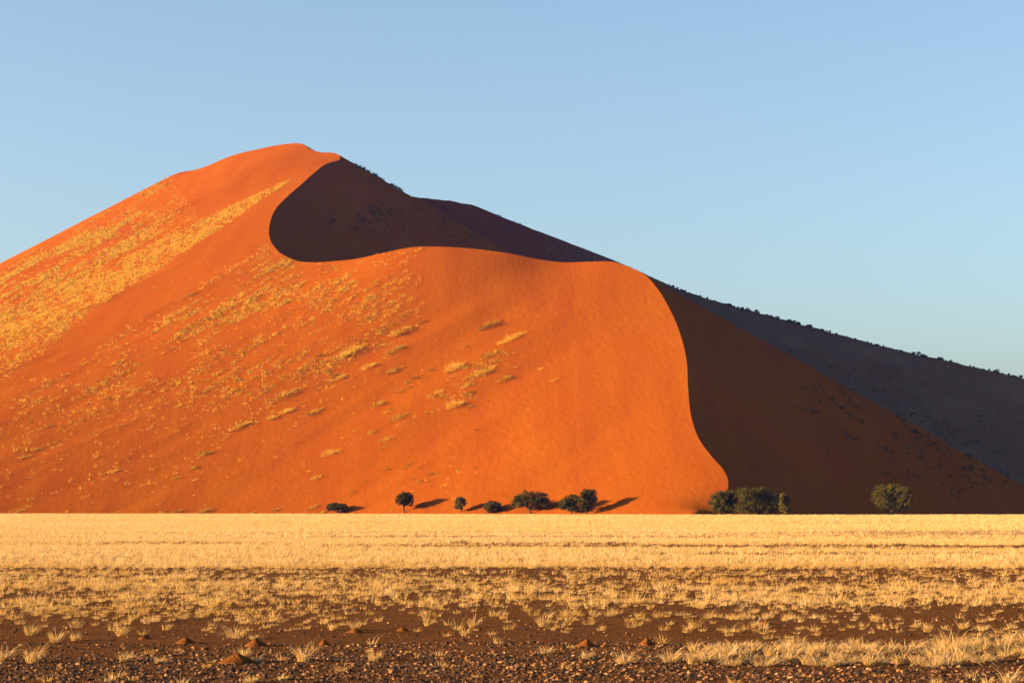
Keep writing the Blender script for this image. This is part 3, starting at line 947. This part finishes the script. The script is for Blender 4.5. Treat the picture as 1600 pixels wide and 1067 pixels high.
def make_clump(px, py, ln, h, tone, lab, group, name='grass_clump'):
    hit = surf(px, py)
    if hit is None: return
    x, y, z = hit
    m = y / F
    n = max(4, int(ln / 1.7))
    # tufts strung along the fall line; slope taken from the surface itself
    e = 1.5
    hz = lit_height(np.array([x, x + e, x]), np.array([y, y, y + e]))
    sx, sy = (hz[1] - hz[0]) / e, (hz[2] - hz[0]) / e
    t = (np.linspace(-0.5, 0.5, n) + rng.normal(0, 0.06, n)) * ln * m * 1.10
    side = np.clip(rng.normal(0, 0.12, n), -0.2, 0.2) * ln * m * 0.5
    u = np.array((0.80, 0.60)); wv = np.array((0.60, -0.80))
    bx = t * u[0] + side * wv[0]; by = t * u[1] + side * wv[1]
    base = np.column_stack([bx, by, bx * sx + by * sy - 0.06])
    prof = 1 - 0.75 * np.abs(np.linspace(-1, 1, n)) ** 2.2
    H = 0.74 * h * m * prof * (0.6 + 0.6 * rng.random(n))
    v, tt_, o = blades(base, 30, 0.9 * H + 0.22, H * (0.75 + 0.5 * rng.random(n)), 0.085, 0.8, 2, 0.7, (0.1, 0), np.clip(tone + rng.normal(0, 0.18, n), 0, 1), 0.18)
    ob = link(name, mesh_np(name, v, tt_, o), M_DUNEGRASS)
    ob.location = (x, y, z)
    tag(ob, lab, 'grass clump', group)


for c in CLUMPS: make_clump(*c, CL)
for c in SMALL:
    dark = c[4] < 0.3
    make_clump(*c, 'small dark olive tuft dotted on the orange dune face' if dark else 'small golden tuft dotted on the orange dune face',
               'small dark tufts on the dune' if dark else 'small golden tufts on the dune')


# ------------------------------------------------------------------ shrubs on the shaded slopes
def leaf_cloud(base, size, per, leaf, g):
    """many small leaf triangles around each base point"""
    N = len(base); M = N * per
    d = g.normal(size=(M, 3)); d /= np.linalg.norm(d, axis=1)[:, None]
    r = np.repeat(size, per) * (g.random(M) ** 0.4)
    c = np.repeat(base, per, axis=0) + d * r[:, None] * np.array((1, 1, 0.7)); 
    c[:, 2] += np.repeat(size, per) * 0.35
    u = g.normal(size=(M, 3)); u /= np.linalg.norm(u, axis=1)[:, None]
    w = np.cross(u, g.normal(size=(M, 3))); w /= np.linalg.norm(w, axis=1)[:, None]
    lf = np.repeat(np.broadcast_to(leaf, (N,)), per)[:, None]
    Vv = np.stack([c + u * lf, c - u * lf * 0.5 + w * lf * 0.8, c - u * lf * 0.5 - w * lf * 0.8], 1)
    return Vv.reshape(-1, 3), np.arange(M * 3).reshape(-1, 3), np.repeat(np.clip(g.normal(0.5, 0.25, M), 0, 1), 3)


sh = []
# line of bushes along the far skyline
for px0, px1, n, s0, s1 in ((1045, 1110, 14, .3, 1.2), (1110, 1270, 46, .3, 1.8), (1270, 1420, 18, .3, 0.9), (1420, 1640, 40, .3, 1.9)):
    q = rng.uniform(px0, px1, n)
    rp = np.column_stack(to_px(ridge[:, 0], ridge[:, 1], ridge[:, 2]))
    xw = np.interp(q, rp[:, 0], ridge[:, 0]); yw = np.interp(q, rp[:, 0], ridge[:, 1]) - rng.random(n) * 3
    base = np.column_stack([xw, yw, far_height(xw, yw)])
    sh.append(leaf_cloud(base, s0 + (s1 - s0) * rng.random(n) ** 2, 80, 0.40, rng))
# scattered over the far slope
n = 5200
xw = rng.uniform(60, 330, n); yw = rng.uniform(900, 1215, n)
dens = 0.25 + 0.75 * smooth(0.45, 0.6, fbm(xw / 26.0, yw / 26.0, 501))
k = rng.random(n) < dens; xw = xw[k]; yw = yw[k]
base = np.column_stack([xw, yw, far_height(xw, yw) - 0.1])
sh.append(leaf_cloud(base, 0.25 + 0.45 * rng.random(len(xw)) ** 2, 10, 0.24, rng))
n = 24000
xw = rng.uniform(20, 330, n); yw = rng.uniform(990, 1225, n)
k = rng.random(n) < (0.25 + 0.75 * smooth(0.35, 0.6, fbm(xw / 30.0, yw / 30.0, 511))) * smooth(10, 45, far_height(xw, yw)); xw = xw[k]; yw = yw[k]
fgz = blades(np.column_stack([xw, yw, far_height(xw, yw) - 0.05]), 6, 0.35, 0.4 + 0.5 * rng.random(len(xw)), 0.16, 0.6, 1, 0.3, (0, 0), 0.6, 0.2)
o = link('far_grass', mesh_np('far_grass', *fgz), M_FARGRASS)
tag(o, 'pale grass tufts speckling the shaded far slope', 'grass', kind='stuff')
V, T, O = join(sh)
o = link('far_scrub', mesh_np('far_scrub', V, T, O), M_SHRUB)
tag(o, 'low dark scrub on the shaded slope and skyline of the far dune', 'scrub', kind='stuff')

sh = []
for (cx_, cy_, sx_, sy_, n) in ((690, 360, 130, 32, 90), (600, 335, 60, 20, 40), (560, 368, 40, 18, 16), (520, 345, 20, 14, 8), (1440, 685, 90, 40, 60), (1330, 610, 80, 40, 30), (1530, 740, 70, 40, 36), (1300, 640, 90, 40, 12), (1450, 740, 90, 30, 14)):
    for _ in range(n):
        hit = surf(cx_ + rng.normal() * sx_ * 0.5, cy_ + rng.normal() * sy_ * 0.5, False)
        if hit is None or hit[2] < 1: continue
        m = 3 if rng.random() < 0.4 else 1
        bb = np.array(hit)[None] + rng.normal(0, 1.6, (m, 3)) * np.array((1, 1, 0))
        bb[:, 2] = np.maximum(slip_height(bb[:, 0], bb[:, 1]), far_height(bb[:, 0], bb[:, 1]))
        sh.append(leaf_cloud(bb, 0.5 + 0.7 * rng.random(m), 24, 0.26, rng))
V, T, O = join(sh)
o = link('slope_scrub', mesh_np('slope_scrub', V, T, O), M_SHRUB)
tag(o, 'dark low scrub dotted on the shaded slip face of the dune', 'scrub', kind='stuff')

# bushes on the skyline below the summit
SKY = [(562, 262, 3.0, 'shaded wispy bush highest on the skyline below the summit'), (572, 266, 3.6, 'shaded bush second down the skyline from the summit'),
       (584, 273, 3.6, 'bushy shaded shrub midway down the upper skyline'), (594, 280, 3.0, 'shaded shrub above the gap in the skyline bushes'),
       (614, 291, 2.8, 'shaded shrub just below the gap in the skyline bushes'), (624, 296, 3.0, 'lowest rounded shaded shrub on the upper skyline')]
for px, py, s, lab in SKY:
    best = None
    for q in range(0, 10):
        best = surf(px, py + q, False)
        if best is not None: break
    x, y, z = best
    m = 9
    bb = np.column_stack([rng.normal(0, s * 0.5, m), rng.normal(0, s * 0.4, m), rng.normal(0, 0.2, m)])
    bb[:, 2] -= bb[:, 0] * 0.55
    v1 = leaf_cloud(bb, np.full(m, s * 0.26), 50, 0.2, rng)
    v2 = blades(bb, 14, 0.4, np.full(m, s * 0.65), 0.1, 0.6, 2, 0.3, (0, 0), 0.4, 0.2)
    ob = link('skyline_shrub', mesh_np('skyline_shrub', *join([v1, v2])), M_SHRUB)
    ob.location = (x, y, z); tag(ob, lab, 'shrub', 'shrubs on the upper skyline')


# ------------------------------------------------------------------ acacia trees
def tube(pts, r0, r1, n=7):
    pts = np.array(pts, float); k = len(pts)
    V = []; T = []
    for i in range(k):
        d = pts[min(i + 1, k - 1)] - pts[max(i - 1, 0)]; d /= np.linalg.norm(d)
        u = np.cross(d, (0.3, 0.9, 0.1)); u /= np.linalg.norm(u); w = np.cross(d, u)
        r = r0 + (r1 - r0) * i / (k - 1)
        for j in range(n):
            a = 2 * math.pi * j / n
            V.append(pts[i] + r * (math.cos(a) * u + math.sin(a) * w))
    for i in range(k - 1):
        for j in range(n):
            a, b = i * n + j, i * n + (j + 1) % n
            T += [(a, b, b + n), (a, b + n, a + n)]
    return np.array(V), np.array(T), np.zeros(len(V))


# px, top py, width px, depth, lobes [(dx, dz, rx, rz) in fractions of width / height], leaf tone, bare stem fraction, label
TREES = [(528.5, 786, 31, 636, [(-.2, .52, .30, .40), (.18, .50, .32, .42), (0, .62, .30, .36)], .18, .12, 'low dome shaped dark bush, leftmost at the foot of the dune', 'bush'),
         (633, 771, 28, 616, [(-.18, .62, .30, .26), (.15, .70, .30, .28), (.05, .5, .42, .20), (-.05, .8, .26, .18)], .2, .40, 'slim dark acacia with a clear trunk and one shadow on the sand', 'tree'),
         (719.5, 778, 21, 601, [(-.12, .68, .28, .26), (.15, .66, .3, .24), (0, .8, .26, .18), (-.1, .42, .25, .15)], .55, .36, 'small thin brownish tree, left of a low bushy one', 'tree'),
         (769, 783, 29, 594, [(-.22, .4, .26, .34), (.12, .56, .32, .38), (.28, .4, .2, .3), (-.02, .68, .2, .28)], .3, .14, 'low uneven bushy tree between the thin and the widest tree', 'tree'),
         (829, 769, 58, 588, [(-.26, .55, .22, .28), (-.05, .68, .28, .28), (.2, .66, .26, .30), (.05, .5, .40, .22), (-.33, .42, .14, .18), (.3, .45, .16, .2)], .22, .30, 'widest spreading acacia left of centre-right casting a long shadow', 'tree'),
         (892, 774, 38, 573, [(-.22, .62, .24, .26), (.15, .70, .28, .28), (0, .5, .36, .22), (-.28, .42, .2, .2), (.1, .3, .34, .2)], .28, .16, 'grey green acacia, left of two whose crowns touch', 'tree'),
         (916, 767, 30, 570, [(-.12, .58, .28, .26), (.2, .78, .28, .22), (.05, .80, .3, .2), (.28, .55, .2, .16), (-.05, .36, .32, .22)], .2, .18, 'darker taller acacia, right of two whose crowns touch', 'tree'),
         (1130, 768, 46, 546, [(-.22, .50, .26, .44), (.2, .54, .28, .44), (0, .70, .28, .28), (-.1, .26, .38, .26), (.2, .24, .28, .26)], .5, .08, 'round bushy tree overlapping the end of the sunlit crest', 'tree'),
         (1184, 765, 66, 532, [(-.26, .70, .22, .28), (.05, .72, .30, .28), (-.08, .40, .36, .40), (.28, .46, .22, .40), (.2, .24, .30, .26), (-.28, .24, .22, .26)], .48, .06, 'biggest bushy tree in the right hand group', 'tree'),
         (1224, 772, 20, 521, [(-.1, .75, .30, .22), (.12, .62, .3, .26), (-.05, .40, .34, .28), (.1, .22, .3, .2)], .75, .10, 'slender brownish tree at the right end of the group', 'tree'),
         (1393, 758, 58, 536, [(-.25, .60, .24, .34), (0, .70, .32, .29), (.22, .56, .26, .34), (-.1, .38, .34, .28), (.22, .34, .24, .26), (0, .28, .34, .24)], .5, .10, 'lone round tree against the dark slope at the right', 'tree')]
for px, top, wpx, Yt, lobes, tone, stem, lab, kind in TREES:
    if px < 1000: Yt = float(np.interp((px - 800) / F, (foot[:, 0] / foot[:, 1])[::-1], foot[::-1, 1])) + (1.0 if px < 880 else -1.5)
    x = (px - 800) / F * Yt
    W = wpx / F * Yt * 1.10
    Htop = P(px, top, Yt)[2]
    H = Htop * 1.10
    g = np.random.default_rng(int(px))
    root = empty('acacia_tree' if kind == 'tree' else 'round_bush', (x, Yt, -0.05))
    tag(root, lab, kind, 'trees along the foot of the dune')
    br = []
    fork = np.array((g.normal(0, .04) * W, g.normal(0, .04) * W, stem * H * 0.65))
    br.append(tube([(0, 0, 0), fork * np.array((.4, .6, .5)), fork], 0.045 * H, 0.032 * H, 8))
    lv = []
    for dx, dz, rx, rz in lobes:
        for rep in range(2):
            dyy = g.uniform(-.3, .3) * (1 if rep else -1)
            c = np.array(((dx + g.normal(0, .03)) * W, dyy * W, dz * H))
            mid = fork + (c - fork) * 0.5 + np.array((0, 0, 0.05 * H)) + g.normal(0, .02 * W, 3)
            br.append(tube([fork, mid, c], 0.024 * H, 0.008 * H, 6))
            for q in range(3):
                tw_ = c + g.normal(0, 1, 3) * np.array((rx * W, rx * W, rz * H)) * 0.5
                br.append(tube([mid, (mid + c) / 2 + g.normal(0, .02 * W, 3), tw_], 0.012 * H, 0.004 * H, 4))
            # sub-clumps of leaves inside the lobe
            m = 40 if px < 1000 else 60
            dd = g.normal(size=(m, 3)); dd /= np.linalg.norm(dd, axis=1)[:, None]
            cc = c + dd * (g.random((m, 1)) ** 0.45) * np.array((rx * W, rx * W, rz * H)) * 0.92
            cc[:, 2] = np.clip(cc[:, 2], (0.12 if px < 1000 else 0.06) * H, 0.96 * H)
            sz = W * (0.03 + 0.05 * g.random(m)) + 0.12
            v, t, o = leaf_cloud(cc, sz, 34, 0.15, g)
            o = np.clip(tone + (0.26 if px < 1000 else 0) + np.repeat(np.repeat(g.normal(0, .12, m), 34), 3) + (o - 0.5) * 0.5, 0, 1)
            lv.append((v, t, o))
    v, t, o = join(br)
    link('trunk', mesh_np('trunk', v, t, None, True), M_BARK, root)
    v, t, o = join(lv)
    link('crown', mesh_np('crown', v, t, o), M_LEAF, root)
print('total tris', sum(len(o.data.polygons) for o in S.objects if o.type == 'MESH'))
